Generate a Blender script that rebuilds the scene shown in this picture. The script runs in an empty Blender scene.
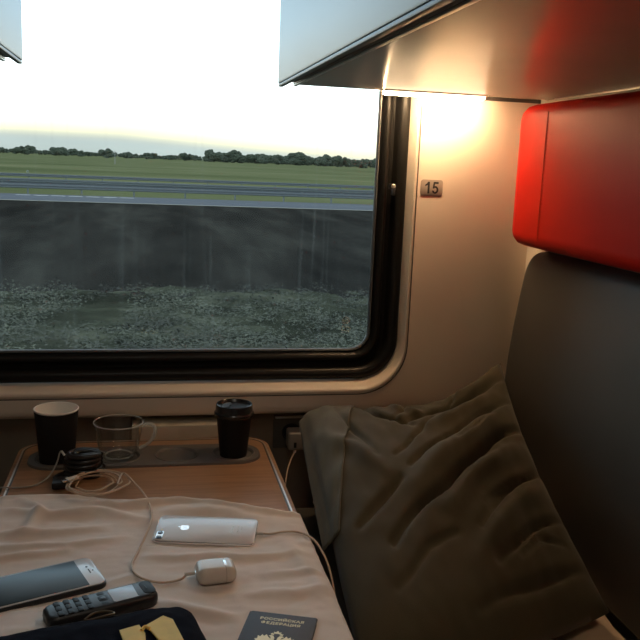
import bpy, bmesh, math, random
from mathutils import Vector, Matrix, noise
random.seed(7)
PI = math.pi
C = bpy.context.scene.collection
sc = bpy.context.scene

# ------------------------------------------------------------------ materials
def nt(name):
    m = bpy.data.materials.new(name); m.use_nodes = True
    n = m.node_tree.nodes; l = m.node_tree.links
    return m, n, l, n['Principled BSDF']

def pbr(name, col, rough=.5, metal=0., spec=.5, var=0., vscale=20., bump=0., bscale=200., stretch=(1, 1, 1), coat=0., sheen=0.):
    m, n, l, b = nt(name)
    b.inputs['Base Color'].default_value = (*col, 1)
    b.inputs['Roughness'].default_value = rough
    b.inputs['Metallic'].default_value = metal
    b.inputs['Specular IOR Level'].default_value = spec
    b.inputs['Coat Weight'].default_value = coat
    b.inputs['Sheen Weight'].default_value = sheen
    tc = n.new('ShaderNodeTexCoord'); mp = n.new('ShaderNodeMapping')
    mp.inputs['Scale'].default_value = stretch
    l.new(tc.outputs['Object'], mp.inputs['Vector'])
    if var:
        nz = n.new('ShaderNodeTexNoise'); nz.inputs['Scale'].default_value = vscale; nz.inputs['Detail'].default_value = 5
        l.new(mp.outputs[0], nz.inputs['Vector'])
        r = n.new('ShaderNodeValToRGB')
        r.color_ramp.elements[0].position = .3; r.color_ramp.elements[1].position = .7
        r.color_ramp.elements[0].color = (*[c * (1 - var) for c in col], 1)
        r.color_ramp.elements[1].color = (*[min(1, c * (1 + var)) for c in col], 1)
        l.new(nz.outputs['Fac'], r.inputs[0]); l.new(r.outputs[0], b.inputs['Base Color'])
    if bump:
        nz = n.new('ShaderNodeTexNoise'); nz.inputs['Scale'].default_value = bscale; nz.inputs['Detail'].default_value = 3
        l.new(mp.outputs[0], nz.inputs['Vector'])
        bp = n.new('ShaderNodeBump'); bp.inputs['Strength'].default_value = bump; bp.inputs['Distance'].default_value = .002
        l.new(nz.outputs['Fac'], bp.inputs['Height']); l.new(bp.outputs[0], b.inputs['Normal'])
    return m

M = {}
M['wall'] = pbr('wall_laminate', (.76, .68, .58), .42, var=.03, vscale=9, bump=.05, bscale=900)
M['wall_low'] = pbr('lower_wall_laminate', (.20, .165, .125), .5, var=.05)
M['rubber'] = pbr('black_rubber', (.010, .0098, .0095), .38, spec=.22, bump=.04, bscale=500)
M['gasket'] = pbr('grey_gasket', (.10, .105, .11), .3)
M['fascia'] = pbr('bunk_fascia_sky_tint', (.16, .26, .34), .34, spec=.24)  # blue of the reflected sky is put into the base colour
M['under'] = pbr('bunk_underside_laminate', (.36, .30, .25), .27, spec=.55, var=.03, vscale=6)
M['trimdark'] = pbr('dark_trim', (.07, .062, .055), .4)
M['alu'] = pbr('aluminium', (.66, .64, .60), .36, metal=.85, var=.05, vscale=60)
M['red'] = pbr('red_leatherette', (.54, .009, .003), .45, spec=.12, var=.06, vscale=5, bump=.12, bscale=420)
M['redseam'] = pbr('red_thread', (.45, .03, .015), .6)
M['grey'] = pbr('grey_leatherette', (.066, .060, .053), .5, spec=.4, var=.06, vscale=6, bump=.12, bscale=420)
M['sheet'] = pbr('beige_sheet', (.74, .58, .44), .85, var=.05, vscale=12, bump=.15, bscale=700)
M['base'] = pbr('berth_base', (.10, .095, .09), .5)
M['floor'] = pbr('floor_vinyl', (.08, .08, .085), .5, var=.2, vscale=60)
M['ceil'] = pbr('ceiling_panel', (.6, .58, .54), .5, var=.02)
M['pillow'] = pbr('olive_cotton', (.045, .0365, .0155), .85, var=.10, vscale=9, bump=.25, bscale=800, sheen=.15)
M['flap'] = pbr('pale_olive_cotton', (.072, .068, .044), .82, var=.10, vscale=14, bump=.25, bscale=800, sheen=.2)  # paler than the pillow's own cotton
M['cloth'] = pbr('pink_beige_cotton', (.70, .635, .59), .85, var=.05, vscale=14, bump=.2, bscale=900, sheen=.1)
M['tray'] = pbr('grey_tray_plastic', (.105, .095, .088), .36, spec=.5, var=.05)
M['blackpaper'] = pbr('black_paper', (.010, .009, .009), .6, spec=.2, var=.1, bump=.05)
M['whitepaper'] = pbr('white_paper', (.86, .82, .74), .6, var=.02)
M['lid'] = pbr('black_lid_plastic', (.014, .014, .015), .22, spec=.6)
M['silver'] = pbr('silver_phone_back', (.62, .60, .60), .25, spec=.5, coat=.5)
M['chrome'] = pbr('polished_metal', (.72, .72, .73), .18, metal=1.)
M['logo'] = pbr('mirror_logo', (.85, .88, .92), .12, metal=1.)
M['lens'] = pbr('camera_glass', (.02, .035, .07), .08, spec=.8)
M['flash'] = pbr('flash_lens', (.8, .75, .6), .3)
M['screen'] = pbr('black_screen_glass', (.036, .054, .066), .28, spec=.25)
M['bezel'] = pbr('white_glass_bezel', (.62, .62, .63), .22, coat=.4)
M['blackplastic'] = pbr('black_plastic', (.016, .016, .018), .38, bump=.03)
M['gunmetal'] = pbr('dark_grey_plastic', (.018, .020, .023), .5, spec=.22)
M['lcd'] = pbr('grey_lcd', (.50, .62, .76), .25, spec=.5)
M['white'] = pbr('white_gloss_plastic', (.66, .60, .53), .25, coat=.3)
M['whiteplug'] = pbr('white_cable_plastic', (.66, .62, .57), .4)
M['chargergrey'] = pbr('charger_plastic', (.36, .32, .27), .45)
M['brushed'] = pbr('brushed_steel', (.60, .56, .46), .5, metal=.35)
M['cable'] = pbr('beige_cable', (.55, .42, .31), .45)
M['cablegrey'] = pbr('grey_cable', (.36, .34, .31), .4)
M['cableblack'] = pbr('black_cable', (.012, .012, .012), .28, spec=.6)
M['passport'] = pbr('passport_cover', (.036, .026, .030), .5, spec=.3, var=.1, bump=.2, bscale=1500)
M['pages'] = pbr('passport_pages', (.55, .5, .45), .8)
M['gold'] = pbr('gold_foil', (.62, .50, .30), .4, metal=.5)
M['navy'] = pbr('navy_fabric', (.006, .007, .014), .9, spec=.06, var=.15, vscale=30, bump=.4, bscale=600)
M['yellow'] = pbr('yellow_ribbon', (.78, .58, .15), .6, var=.08, vscale=60, bump=.2, bscale=900)
M['brass'] = pbr('brass', (.22, .18, .12), .35, metal=.9)
M['plate'] = pbr('grey_sign_plate', (.34, .30, .26), .4)
M['ink'] = pbr('black_ink', (.012, .012, .014), .5)
M['sheetgrey'] = pbr('socket_plastic', (.10, .09, .075), .4)
M['bark'] = pbr('bark', (.06, .045, .03), .9, var=.2)
M['leaf'] = pbr('foliage', (.040, .052, .030), .9, var=.35, vscale=.8)
M['weedleaf'] = pbr('weed_leaves', (.074, .080, .055), .9, var=.8, vscale=.75)
M['post'] = pbr('weathered_pole', (.22, .21, .19), .8)
M['steel'] = pbr('galvanised_steel', (.10, .112, .12), .55, metal=.2)

def wood():
    m, n, l, b = nt('walnut_veneer')
    tc = n.new('ShaderNodeTexCoord'); mp = n.new('ShaderNodeMapping'); mp.inputs['Scale'].default_value = (3, 45, 45)
    l.new(tc.outputs['Object'], mp.inputs[0])
    nz = n.new('ShaderNodeTexNoise'); nz.inputs['Scale'].default_value = 2.2; nz.inputs['Detail'].default_value = 8; nz.inputs['Distortion'].default_value = 1.0
    l.new(mp.outputs[0], nz.inputs[0])
    r = n.new('ShaderNodeValToRGB'); e = r.color_ramp.elements
    e[0].position = .25; e[0].color = (.26, .135, .065, 1); e[1].position = .75; e[1].color = (.44, .25, .135, 1)
    l.new(nz.outputs['Fac'], r.inputs[0]); l.new(r.outputs[0], b.inputs['Base Color'])
    b.inputs['Roughness'].default_value = .33
    return m
M['wood'] = wood()

def emit(name, col, s):
    m, n, l, b = nt(name)
    b.inputs['Base Color'].default_value = (*col, 1)
    b.inputs['Emission Color'].default_value = (*col, 1); b.inputs['Emission Strength'].default_value = s
    return m
M['lamp'] = emit('warm_lamp_lens', (1., .66, .35), 205.)
M['lampfront'] = emit('warm_lamp_diffuser', (1., .74, .45), 7.)
M['ceilinglamp'] = emit('ceiling_lamp_diffuser', (1., .88, .74), 6.5)
M['addedlamp'] = emit('added_berth_lamp_diffuser', (1., .70, .42), 62.)

def glass_mug():
    m, n, l, b = nt('clear_glass')
    out = n['Material Output']; n.remove(b)
    tr = n.new('ShaderNodeBsdfTransparent'); tr.inputs[0].default_value = (.955, .965, .96, 1)
    gl = n.new('ShaderNodeBsdfGlossy'); gl.inputs['Roughness'].default_value = .03
    fc = n.new('ShaderNodeLayerWeight'); fc.inputs[0].default_value = .5
    pw = n.new('ShaderNodeMath'); pw.operation = 'POWER'; pw.inputs[1].default_value = 3.; l.new(fc.outputs['Facing'], pw.inputs[0])
    lw = n.new('ShaderNodeMapRange'); lw.inputs[3].default_value = .06; lw.inputs[4].default_value = .75; l.new(pw.outputs[0], lw.inputs[0])
    mx = n.new('ShaderNodeMixShader'); l.new(lw.outputs[0], mx.inputs[0]); l.new(tr.outputs[0], mx.inputs[1]); l.new(gl.outputs[0], mx.inputs[2]); l.new(mx.outputs[0], out.inputs[0])
    return m
M['glass'] = glass_mug()
m_, n_, l_, b_ = nt('glass_painted_highlight'); b_.inputs['Base Color'].default_value = (.80, .82, .80, 1); b_.inputs['Roughness'].default_value = .12; b_.inputs['Specular IOR Level'].default_value = .9; b_.inputs['Alpha'].default_value = .42  # whitish tone paints the highlights on the mug's rim, base and handle
M['glasshighlight'] = m_

def pane():
    m, n, l, b = nt('dusty_window_glass')
    out = n['Material Output']; n.remove(b)
    tr = n.new('ShaderNodeBsdfTransparent'); tr.inputs[0].default_value = (.92, .945, .925, 1)
    gl = n.new('ShaderNodeBsdfGlossy'); gl.inputs['Roughness'].default_value = .02
    df = n.new('ShaderNodeBsdfDiffuse'); df.inputs[0].default_value = (.62, .70, .68, 1)
    tl = n.new('ShaderNodeBsdfTranslucent'); tl.inputs[0].default_value = (.62, .70, .68, 1)
    dirt = n.new('ShaderNodeMixShader'); dirt.inputs[0].default_value = .5
    l.new(df.outputs[0], dirt.inputs[1]); l.new(tl.outputs[0], dirt.inputs[2])
    fr = n.new('ShaderNodeFresnel'); fr.inputs[0].default_value = 1.35
    m1 = n.new('ShaderNodeMixShader')
    l.new(fr.outputs[0], m1.inputs[0]); l.new(tr.outputs[0], m1.inputs[1]); l.new(gl.outputs[0], m1.inputs[2])
    tc = n.new('ShaderNodeTexCoord')
    # specks
    vo = n.new('ShaderNodeTexVoronoi'); vo.inputs['Scale'].default_value = 26; l.new(tc.outputs['Object'], vo.inputs['Vector'])
    sp = n.new('ShaderNodeMapRange'); sp.inputs[1].default_value = .05; sp.inputs[2].default_value = .09; sp.inputs[3].default_value = .45; sp.inputs[4].default_value = 0
    l.new(vo.outputs['Distance'], sp.inputs[0])
    se = n.new('ShaderNodeSeparateColor'); l.new(vo.outputs['Color'], se.inputs[0])
    gt = n.new('ShaderNodeMath'); gt.operation = 'GREATER_THAN'; gt.inputs[1].default_value = .90; l.new(se.outputs[0], gt.inputs[0])
    mu = n.new('ShaderNodeMath'); mu.operation = 'MULTIPLY'; l.new(sp.outputs[0], mu.inputs[0]); l.new(gt.outputs[0], mu.inputs[1])
    # vertical drip streaks
    mp = n.new('ShaderNodeMapping'); mp.inputs['Scale'].default_value = (38, 1, 1.1); l.new(tc.outputs['Object'], mp.inputs[0])
    nz = n.new('ShaderNodeTexNoise'); nz.inputs['Scale'].default_value = 2.2; nz.inputs['Detail'].default_value = 4; l.new(mp.outputs[0], nz.inputs[0])
    st = n.new('ShaderNodeMapRange'); st.inputs[1].default_value = .56; st.inputs[2].default_value = .82; st.inputs[3].default_value = 0.; st.inputs[4].default_value = .05
    l.new(nz.outputs['Fac'], st.inputs[0])
    ad = n.new('ShaderNodeMath'); ad.operation = 'ADD'; l.new(mu.outputs[0], ad.inputs[0]); l.new(st.outputs[0], ad.inputs[1])
    n2 = n.new('ShaderNodeTexNoise'); n2.inputs['Scale'].default_value = 5; n2.inputs['Detail'].default_value = 5; l.new(tc.outputs['Object'], n2.inputs[0])
    hz = n.new('ShaderNodeMapRange'); hz.inputs[1].default_value = .3; hz.inputs[2].default_value = .75; hz.inputs[3].default_value = .002; hz.inputs[4].default_value = .014
    l.new(n2.outputs['Fac'], hz.inputs[0])
    a2 = n.new('ShaderNodeMath'); a2.operation = 'ADD'; l.new(ad.outputs[0], a2.inputs[0]); l.new(hz.outputs[0], a2.inputs[1])
    m2 = n.new('ShaderNodeMixShader'); l.new(a2.outputs[0], m2.inputs[0]); l.new(m1.outputs[0], m2.inputs[1]); l.new(dirt.outputs[0], m2.inputs[2])
    l.new(m2.outputs[0], out.inputs[0])
    return m
M['pane'] = pane()

def ground_mat(name, stops, scale, stretch=(1, 1, 1), detail=6, rough=.95):
    m, n, l, b = nt(name)
    tc = n.new('ShaderNodeTexCoord'); mp = n.new('ShaderNodeMapping'); mp.inputs['Scale'].default_value = stretch
    l.new(tc.outputs['Object'], mp.inputs[0])
    nz = n.new('ShaderNodeTexNoise'); nz.inputs['Scale'].default_value = scale; nz.inputs['Detail'].default_value = detail
    nz.inputs['Roughness'].default_value = .62
    l.new(mp.outputs[0], nz.inputs[0])
    r = n.new('ShaderNodeValToRGB')
    e = r.color_ramp.elements
    e[0].position = stops[0][0]; e[0].color = (*stops[0][1], 1); e[1].position = stops[-1][0]; e[1].color = (*stops[-1][1], 1)
    for p, c in stops[1:-1]:
        k = e.new(p); k.color = (*c, 1)
    l.new(nz.outputs['Fac'], r.inputs[0]); l.new(r.outputs[0], b.inputs['Base Color'])
    b.inputs['Roughness'].default_value = rough; b.inputs['Specular IOR Level'].default_value = 0.
    return m
M['scrub'] = ground_mat('dark_scrub_soil', [(.3, (.013, .013, .012)), (.5, (.028, .027, .024)), (.72, (.054, .053, .045))], .5, (.8, .14, 1))
M['verge'] = ground_mat('trackside_verge', [(.3, (.020, .022, .016)), (.52, (.050, .055, .038)), (.72, (.11, .115, .080))], .9, (.6, 1, 1))
M['field'] = ground_mat('green_field', [(.3, (.080, .094, .042)), (.5, (.130, .142, .068)), (.72, (.19, .185, .10))], .035, (.35, 1, 1))
M['asphalt'] = ground_mat('asphalt', [(.3, (.115, .125, .14)), (.7, (.15, .16, .18))], .4, (.1, 1, 1))
M['asphaltdark'] = ground_mat('dark_asphalt', [(.3, (.048, .056, .060)), (.7, (.075, .085, .090))], .4, (.1, 1, 1))
M['paint'] = pbr('road_paint', (.62, .62, .60), .6)

# ------------------------------------------------------------------ mesh helpers
def finish(bm, smooth=True, angle=40):
    bmesh.ops.recalc_face_normals(bm, faces=bm.faces)
    for f in bm.faces: f.smooth = smooth
    if smooth:
        lim = math.radians(angle)
        for e in bm.edges:
            if len(e.link_faces) == 2 and e.calc_face_angle(0) > lim: e.smooth = False

def obj(name, bm, mat, parent=None, smooth=True, angle=40):
    finish(bm, smooth, angle)
    me = bpy.data.meshes.new(name); bm.to_mesh(me); bm.free()
    o = bpy.data.objects.new(name, me); C.objects.link(o)
    for mm in (mat if isinstance(mat, (list, tuple)) else [mat]): me.materials.append(mm)
    if parent is not None: o.parent = parent
    return o

def tag(o, label, cat, group=None, kind=None):
    if label: o['label'] = label
    if cat: o['category'] = cat
    if group: o['group'] = group
    if kind: o['kind'] = kind
    return o

def thing(name, label, cat, loc=(0, 0, 0), rz=0., rx=0., group=None):
    o = bpy.data.objects.new(name, None); C.objects.link(o); o.empty_display_size = .02
    o.location = loc; o.rotation_euler = (rx, 0, rz)
    return tag(o, label, cat, group)

def structure(o): o['kind'] = 'structure'; return o
def B(): return bmesh.new()

def box(bm, lo, hi, bev=0., seg=2):
    r = bmesh.ops.create_cube(bm, size=1)
    vs = r['verts']
    for v in vs:
        v.co = Vector([(a + b) / 2 + c * (b - a) for a, b, c in zip(lo, hi, v.co)])
    if bev:
        es = list({e for v in vs for e in v.link_edges})
        bmesh.ops.bevel(bm, geom=es, offset=bev, segments=seg, profile=.6, affect='EDGES')
    return bm

def lathe(bm, prof, cx=0, cy=0, n=48, close=False):
    rings = []
    for r, z in prof:
        if r < 1e-6: rings.append([bm.verts.new((cx, cy, z))])
        else: rings.append([bm.verts.new((cx + r * math.cos(2 * PI * i / n), cy + r * math.sin(2 * PI * i / n), z)) for i in range(n)])
    prs = list(zip(rings, rings[1:]))
    if close: prs.append((rings[-1], rings[0]))
    for a, b in prs:
        for i in range(n):
            j = (i + 1) % n
            if len(a) == 1 and len(b) == 1: continue
            if len(a) == 1: bm.faces.new((a[0], b[i], b[j]))
            elif len(b) == 1: bm.faces.new((a[i], a[j], b[0]))
            else: bm.faces.new((a[i], a[j], b[j], b[i]))
    return bm

def catmull(P, k=10):
    P = [Vector(p) for p in P]; out = []
    for i in range(len(P) - 1):
        p0 = P[i - 1] if i else P[0] * 2 - P[1]; p1 = P[i]; p2 = P[i + 1]
        p3 = P[i + 2] if i + 2 < len(P) else P[-1] * 2 - P[-2]
        for j in range(k):
            t = j / k
            out.append(.5 * ((2 * p1) + (p2 - p0) * t + (2 * p0 - 5 * p1 + 4 * p2 - p3) * t * t + (3 * p1 - p0 - 3 * p2 + p3) * t ** 3))
    out.append(P[-1]); return out

def tube(bm, P, r, n=8, k=10, smooth=True, closed=False):
    pts = catmull(P, k) if smooth else [Vector(p) for p in P]
    rad = r if callable(r) else (lambda t: r)
    rings = []; N = len(pts)
    up = Vector((0, 0, 1)); prev = None
    for i, p in enumerate(pts):
        t = (pts[min(i + 1, N - 1)] - pts[max(i - 1, 0)]).normalized()
        if prev is None:
            a = t.orthogonal().normalized()
        else:
            a = (prev - t * prev.dot(t)).normalized()
        prev = a; b = t.cross(a); rr = rad(i / (N - 1))
        rings.append([bm.verts.new(p + a * rr * math.cos(2 * PI * q / n) + b * rr * math.sin(2 * PI * q / n)) for q in range(n)])
    for A, Bq in zip(rings, rings[1:]):
        for i in range(n): bm.faces.new((A[i], A[(i + 1) % n], Bq[(i + 1) % n], Bq[i]))
    bm.faces.new(rings[0][::-1]); bm.faces.new(rings[-1])
    return bm

def rrect(x0, x1, y0, y1, r, k=8):
    out = []
    for cx, cy, a in ((x1 - r, y1 - r, 0), (x0 + r, y1 - r, 90), (x0 + r, y0 + r, 180), (x1 - r, y0 + r, 270)):
        for i in range(k + 1):
            t = math.radians(a + 90 * i / k)
            out.append((cx + r * math.cos(t), cy + r * math.sin(t)))
    return out

def loft(bm, loops, cap0=True, cap1=True, mats=None):
    R = [[bm.verts.new(p) for p in L] for L in loops]; n = len(R[0])
    for q, (a, b) in enumerate(zip(R, R[1:])):
        for i in range(n):
            f = bm.faces.new((a[i], a[(i + 1) % n], b[(i + 1) % n], b[i]))
            if mats: f.material_index = mats[q]
    if cap0: bm.faces.new(R[0][::-1])
    if cap1: bm.faces.new(R[-1])
    return bm

def slab(bm, x0, x1, y0, y1, z0, z1, r, e=.001, k=8):
    """rounded-rectangle slab with softened top and bottom rims"""
    L = []
    for ins, z in ((e, z0), (e * .3, z0 + e * .3), (0, z0 + e), (0, z1 - e), (e * .3, z1 - e * .3), (e, z1)):
        L.append([(x, y, z) for x, y in rrect(x0 + ins, x1 - ins, y0 + ins, y1 - ins, max(r - ins, 1e-4), k)])
    return loft(bm, L)

def poly(bm, pts, z0, z1):
    a = [bm.verts.new((x, y, z0)) for x, y in pts]; b = [bm.verts.new((x, y, z1)) for x, y in pts]; n = len(pts)
    for i in range(n): bm.faces.new((a[i], a[(i + 1) % n], b[(i + 1) % n], b[i]))
    es = [bm.edges.get((b[i], b[(i + 1) % n])) for i in range(n)]
    bmesh.ops.triangle_fill(bm, use_beauty=True, edges=es)
    return bm

def text_bm(body, size, depth=.0001, spacing=1., align='CENTER', off=.012):
    cu = bpy.data.curves.new('lettering', 'FONT'); cu.body = body; cu.size = size; cu.extrude = depth
    cu.align_x = align; cu.align_y = 'CENTER'; cu.space_character = spacing; cu.offset = size * off
    o = bpy.data.objects.new('lettering', cu); C.objects.link(o)
    bpy.context.view_layer.update()
    dg = bpy.context.evaluated_depsgraph_get()
    me = bpy.data.meshes.new_from_object(o.evaluated_get(dg))
    bm = B(); bm.from_mesh(me)
    bpy.data.objects.remove(o); bpy.data.curves.remove(cu); bpy.data.meshes.remove(me)
    return bm

def sstep(a, b, x):
    t = max(0., min(1., (x - a) / (b - a))); return t * t * (3 - 2 * t)

def segdist(px, py, pl):
    """distance to a polyline and the position along it (0..1)"""
    best = (9, 0); n = len(pl) - 1
    for i in range(n):
        ax, ay = pl[i]; bx, by = pl[i + 1]; dx, dy = bx - ax, by - ay
        t = max(0, min(1, ((px - ax) * dx + (py - ay) * dy) / (dx * dx + dy * dy)))
        d = math.hypot(px - ax - t * dx, py - ay - t * dy)
        if d < best[0]: best = (d, (i + t) / n)
    return best

# ------------------------------------------------------------------ compartment shell
WY = 1.70           # face of the window wall
XL, XR = -.80, .824
ZC = 2.35
bm = B(); box(bm, (XL - .05, -.85, -.05), (XR + .05, WY + .06, 0)); structure(obj('floor', bm, M['floor'], smooth=False))
bm = B(); box(bm, (XL - .05, -.85, ZC), (XR + .05, WY + .06, ZC + .05)); structure(obj('ceiling', bm, M['ceil'], smooth=False))
bm = B(); box(bm, (XR, -.8, 0), (XR + .05, WY + .05, ZC)); structure(obj('wall_right', bm, M['wall'], smooth=False))
bm = B(); box(bm, (XL - .05, -.8, 0), (XL, WY + .05, ZC)); structure(obj('wall_left', bm, M['wall'], smooth=False))
bm = B(); box(bm, (XL - .05, -.85, 0), (XR + .05, -.8, ZC)); structure(obj('wall_back', bm, M['wall'], smooth=False))

# window opening: offsets d are measured outwards from the edge of the glass
GX, GZ0, GZ1 = .482, .927, 1.80
def wloop(d, y, r0=.042, dx=None):
    dx = d if dx is None else dx
    return [(x, y, z) for x, z in rrect(-GX - dx, GX + dx, GZ0 - d, GZ1 + dx, r0 + d * .72, 12)]

# wall_front: panel with rounded opening, turned-in lower edge, recessed lower wall
bm = B()
loops = [wloop(.0905, WY + .0016, dx=.0775), wloop(.0885, WY + .0014, dx=.0765), wloop(.0870, WY - .0012, dx=.0755), wloop(.0830, WY - .0018, dx=.0735), wloop(.0795, WY - .0002, dx=.0715), wloop(.077, WY + .004, dx=.070), wloop(.066, WY + .036, dx=.063), wloop(.066, WY + .06, dx=.063)]
R = []
for L in loops: R.append([bm.verts.new(p) for p in L])
n = len(R[0])
for a, b in zip(R, R[1:]):
    for i in range(n): bm.faces.new((a[i], a[(i + 1) % n], b[(i + 1) % n], b[i]))
PZ = .792
first = [bm.verts.new(p) for p in wloop(.0915, WY, dx=.0785)]
for i in range(n): bm.faces.new((first[i], first[(i + 1) % n], R[0][(i + 1) % n], R[0][i]))
outer = [bm.verts.new(p) for p in ((XL, WY, PZ + .02), (XR, WY, PZ + .02), (XR, WY, ZC), (XL, WY, ZC))]
es = [bm.edges.get((first[i], first[(i + 1) % n])) for i in range(n)]
es += [bm.edges.new((outer[i], outer[(i + 1) % 4])) for i in range(4)]
bmesh.ops.triangle_fill(bm, use_beauty=True, edges=es)
prev = (outer[0], outer[1])
for y, z in ((WY + .002, PZ + .008), (WY + .008, PZ + .001), (WY + .016, PZ), (WY + .05, PZ)):
    cur = (bm.verts.new((XL, y, z)), bm.verts.new((XR, y, z)))
    bm.faces.new((prev[0], prev[1], cur[1], cur[0])); prev = cur
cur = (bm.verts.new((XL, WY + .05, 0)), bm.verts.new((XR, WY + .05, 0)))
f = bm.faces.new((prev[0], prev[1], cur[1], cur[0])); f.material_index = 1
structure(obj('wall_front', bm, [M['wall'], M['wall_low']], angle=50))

# window: pane with frame, gasket, latch and etched mark
bm = B()
loft(bm, [[(x, 1.752, z) for x, z in rrect(-GX - .008, GX + .008, GZ0 - .008, GZ1 + .008, .048, 12)],
          [(x, 1.756, z) for x, z in rrect(-GX - .008, GX + .008, GZ0 - .008, GZ1 + .008, .048, 12)]])
win = structure(obj('window_1', bm, M['pane'], smooth=False))
bm = B()
loft(bm, [wloop(-.001, 1.7515), wloop(.0, 1.744), wloop(.0015, 1.742), wloop(.0035, 1.742), wloop(.005, 1.746), wloop(.006, 1.750)], False, False)
structure(obj('window_gasket', bm, M['gasket'], win))
bm = B()
prof = [(.005, 1.750), (.007, 1.741), (.010, 1.736), (.015, 1.7325), (.020, 1.7325), (.0230, 1.736), (.0245, 1.743), (.027, 1.747), (.036, 1.747),
        (.038, 1.741), (.040, 1.734), (.044, 1.7265), (.052, 1.724), (.059, 1.7255), (.064, 1.731), (.0668, 1.740), (.067, 1.748)]
loft(bm, [wloop(d, y) for d, y in prof], False, False)
structure(obj('window_frame', bm, M['rubber'], win, angle=60))
bm = B(); box(bm, (.506, 1.716, 1.281), (.520, 1.730, 1.293), .002); box(bm, (.509, 1.706, 1.269), (.516, 1.718, 1.283), .002)
structure(obj('window_latch', bm, M['blackplastic'], win))
bm = B(); lathe(bm, [(0, 0), (.0045, 0), (.0045, .004), (.003, .0055), (0, .0055)], n=16)
bmesh.ops.rotate(bm, verts=bm.verts, matrix=Matrix.Rotation(PI / 2, 3, 'X')); bmesh.ops.translate(bm, verts=bm.verts, vec=(.513, 1.716, 1.2885))
structure(obj('latch_pin', bm, M['alu'], win))
bm = B()   # etched maker's mark: two small rings and a bar pair
def ringpoly(cx, cz, r, w, sq=1.):
    a = [bm.verts.new((cx + (r) * sq * math.cos(2 * PI * i / 20), 1.7515, cz + r * math.sin(2 * PI * i / 20))) for i in range(20)]
    b = [bm.verts.new((cx + (r - w) * sq * math.cos(2 * PI * i / 20), 1.7515, cz + (r - w) * math.sin(2 * PI * i / 20))) for i in range(20)]
    for i in range(20): bm.faces.new((a[i], a[(i + 1) % 20], b[(i + 1) % 20], b[i]))
ringpoly(.432, .990, .0085, .003); ringpoly(.427, .972, .006, .0024); ringpoly(.437, .972, .006, .0024)
box(bm, (.4275, 1.7513, .9885), (.4365, 1.7517, .9915)); box(bm, (.423, 1.7513, .9625), (.441, 1.7517, .9645))
etch = pbr('etched_white', (.42, .58, .66), .8)
structure(obj('etched_mark', bm, etch, win, smooth=False))

# joint strips where the walls meet
bm = B(); box(bm, (.56, WY - .006, 1.474), (XR, WY, 1.482), .001); structure(obj('trim_1', bm, M['trimdark']))

bm = B(); loft(bm, [wloop(.0902, WY - .0003, dx=.0774), wloop(.0908, WY - .0007, dx=.0780), wloop(.0922, WY - .0007, dx=.0794), wloop(.0928, WY - .0001, dx=.0800)], False, False)
structure(obj('trim_2', bm, M['trimdark']))

# ------------------------------------------------------------------ upper berths
def upper_berth(sgn, x_in, z0, label, lamp):
    t = thing('upper_berth', label, 'bunk', (0, 0, 0))
    xo = (XR if sgn > 0 else -XL) - .0005
    s = lambda a, b: (min(sgn * a, sgn * b), max(sgn * a, sgn * b))
    y0, y1 = -.75, 1.66
    a, b = s(x_in + .03, xo); bm = B(); box(bm, (a, y0, z0), (b, y1, z0 + .03), .002); obj('underside_panel', bm, M['under'], t)
    a, b = s(x_in, x_in + .018); bm = B(); box(bm, (a, y0, z0 - .0), (b, y1, z0 + .27), .003); obj('fascia', bm, M['fascia'], t)
    a, b = s(x_in + .018, x_in + .03); bm = B(); box(bm, (a, y0, z0 + .004), (b, y1, z0 + .03), .001)
    a, b = s(x_in + .001, x_in + .010); box(bm, (a, y0, z0 - .006), (b, y1 - .002, z0 - .0001), .002); obj('edge_strip', bm, M['trimdark'], t)
    a, b = s(x_in + .03, x_in + .037); bm = B(); box(bm, (a, y0, z0 - .003), (b, y1 - .002, z0 - .0001), .001); obj('metal_bead', bm, M['alu'], t)
    a, b = s(x_in + .018, xo); bm = B(); box(bm, (a, y1 - .02, z0 + .03), (b, y1, z0 + .2), .002); obj('end_panel', bm, M['fascia'], t)
    a, b = s(x_in + .018, xo); bm = B(); box(bm, (a, y0, z0 + .03), (b, y1 - .02, z0 + .16), .02); obj('mattress', bm, M['base'], t)
    if lamp:
        bm = B(); box(bm, (xo - .012, y0, z0 - .004), (xo, y1 - .05, z0 - .0001), .001); obj('wall_bead', bm, M['alu'], t)
    return t
upper_berth(1, .250, 1.479, 'upper bunk on the right with side board tinted blue by painted sky reflection, above the red headrest', True)
upper_berth(-1, .223, 1.492, 'upper bunk corner jutting in at the top left before the window', False)

t = thing('reading_lamp', 'glowing warm strip lamp fixed under the right bunk beside the window', 'lamp', (.568, 1.646, 1.479))
bm = B(); box(bm, (-.112, -.012, -.0022), (.112, .012, 0), .0006); obj('housing', bm, M['alu'], t)
bm = B(); box(bm, (-.106, -.0095, -.0085), (.106, -.0010, -.0020), .0016, 2); obj('diffuser', bm, M['lampfront'], t)['label'] = 'glowing front strip'
bm = B(); box(bm, (-.106, -.0005, -.0090), (.106, .0105, -.0020), .0020, 2); obj('lens', bm, M['lamp'], t)['label'] = 'bright lens facing the wall'
t = thing('reading_lamp', 'unseen warm strip lamp added under the right bunk to brighten the berth sheet', 'lamp', (.715, .55, 1.479), PI / 2)  # lamp added out of view to brighten the sheet and the cloth
bm = B(); box(bm, (-.112, -.012, -.0022), (.112, .012, 0), .0006); obj('housing', bm, M['alu'], t)
bm = B(); box(bm, (-.106, -.0095, -.0085), (.106, .0095, -.0020), .0020, 2); obj('diffuser', bm, M['addedlamp'], t)

# ceiling lamp of the compartment
t = thing('ceiling_lamp', 'rectangular ceiling lamp behind the viewer, between the two upper bunks', 'lamp', (.0, .28, ZC))
bm = B(); slab(bm, -.13, .13, -.28, .28, -.03, 0, .02, .003); obj('housing', bm, M['alu'], t)
bm = B(); slab(bm, -.115, .115, -.265, .265, -.036, -.0302, .015, .002); obj('diffuser', bm, M['ceilinglamp'], t)

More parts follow.
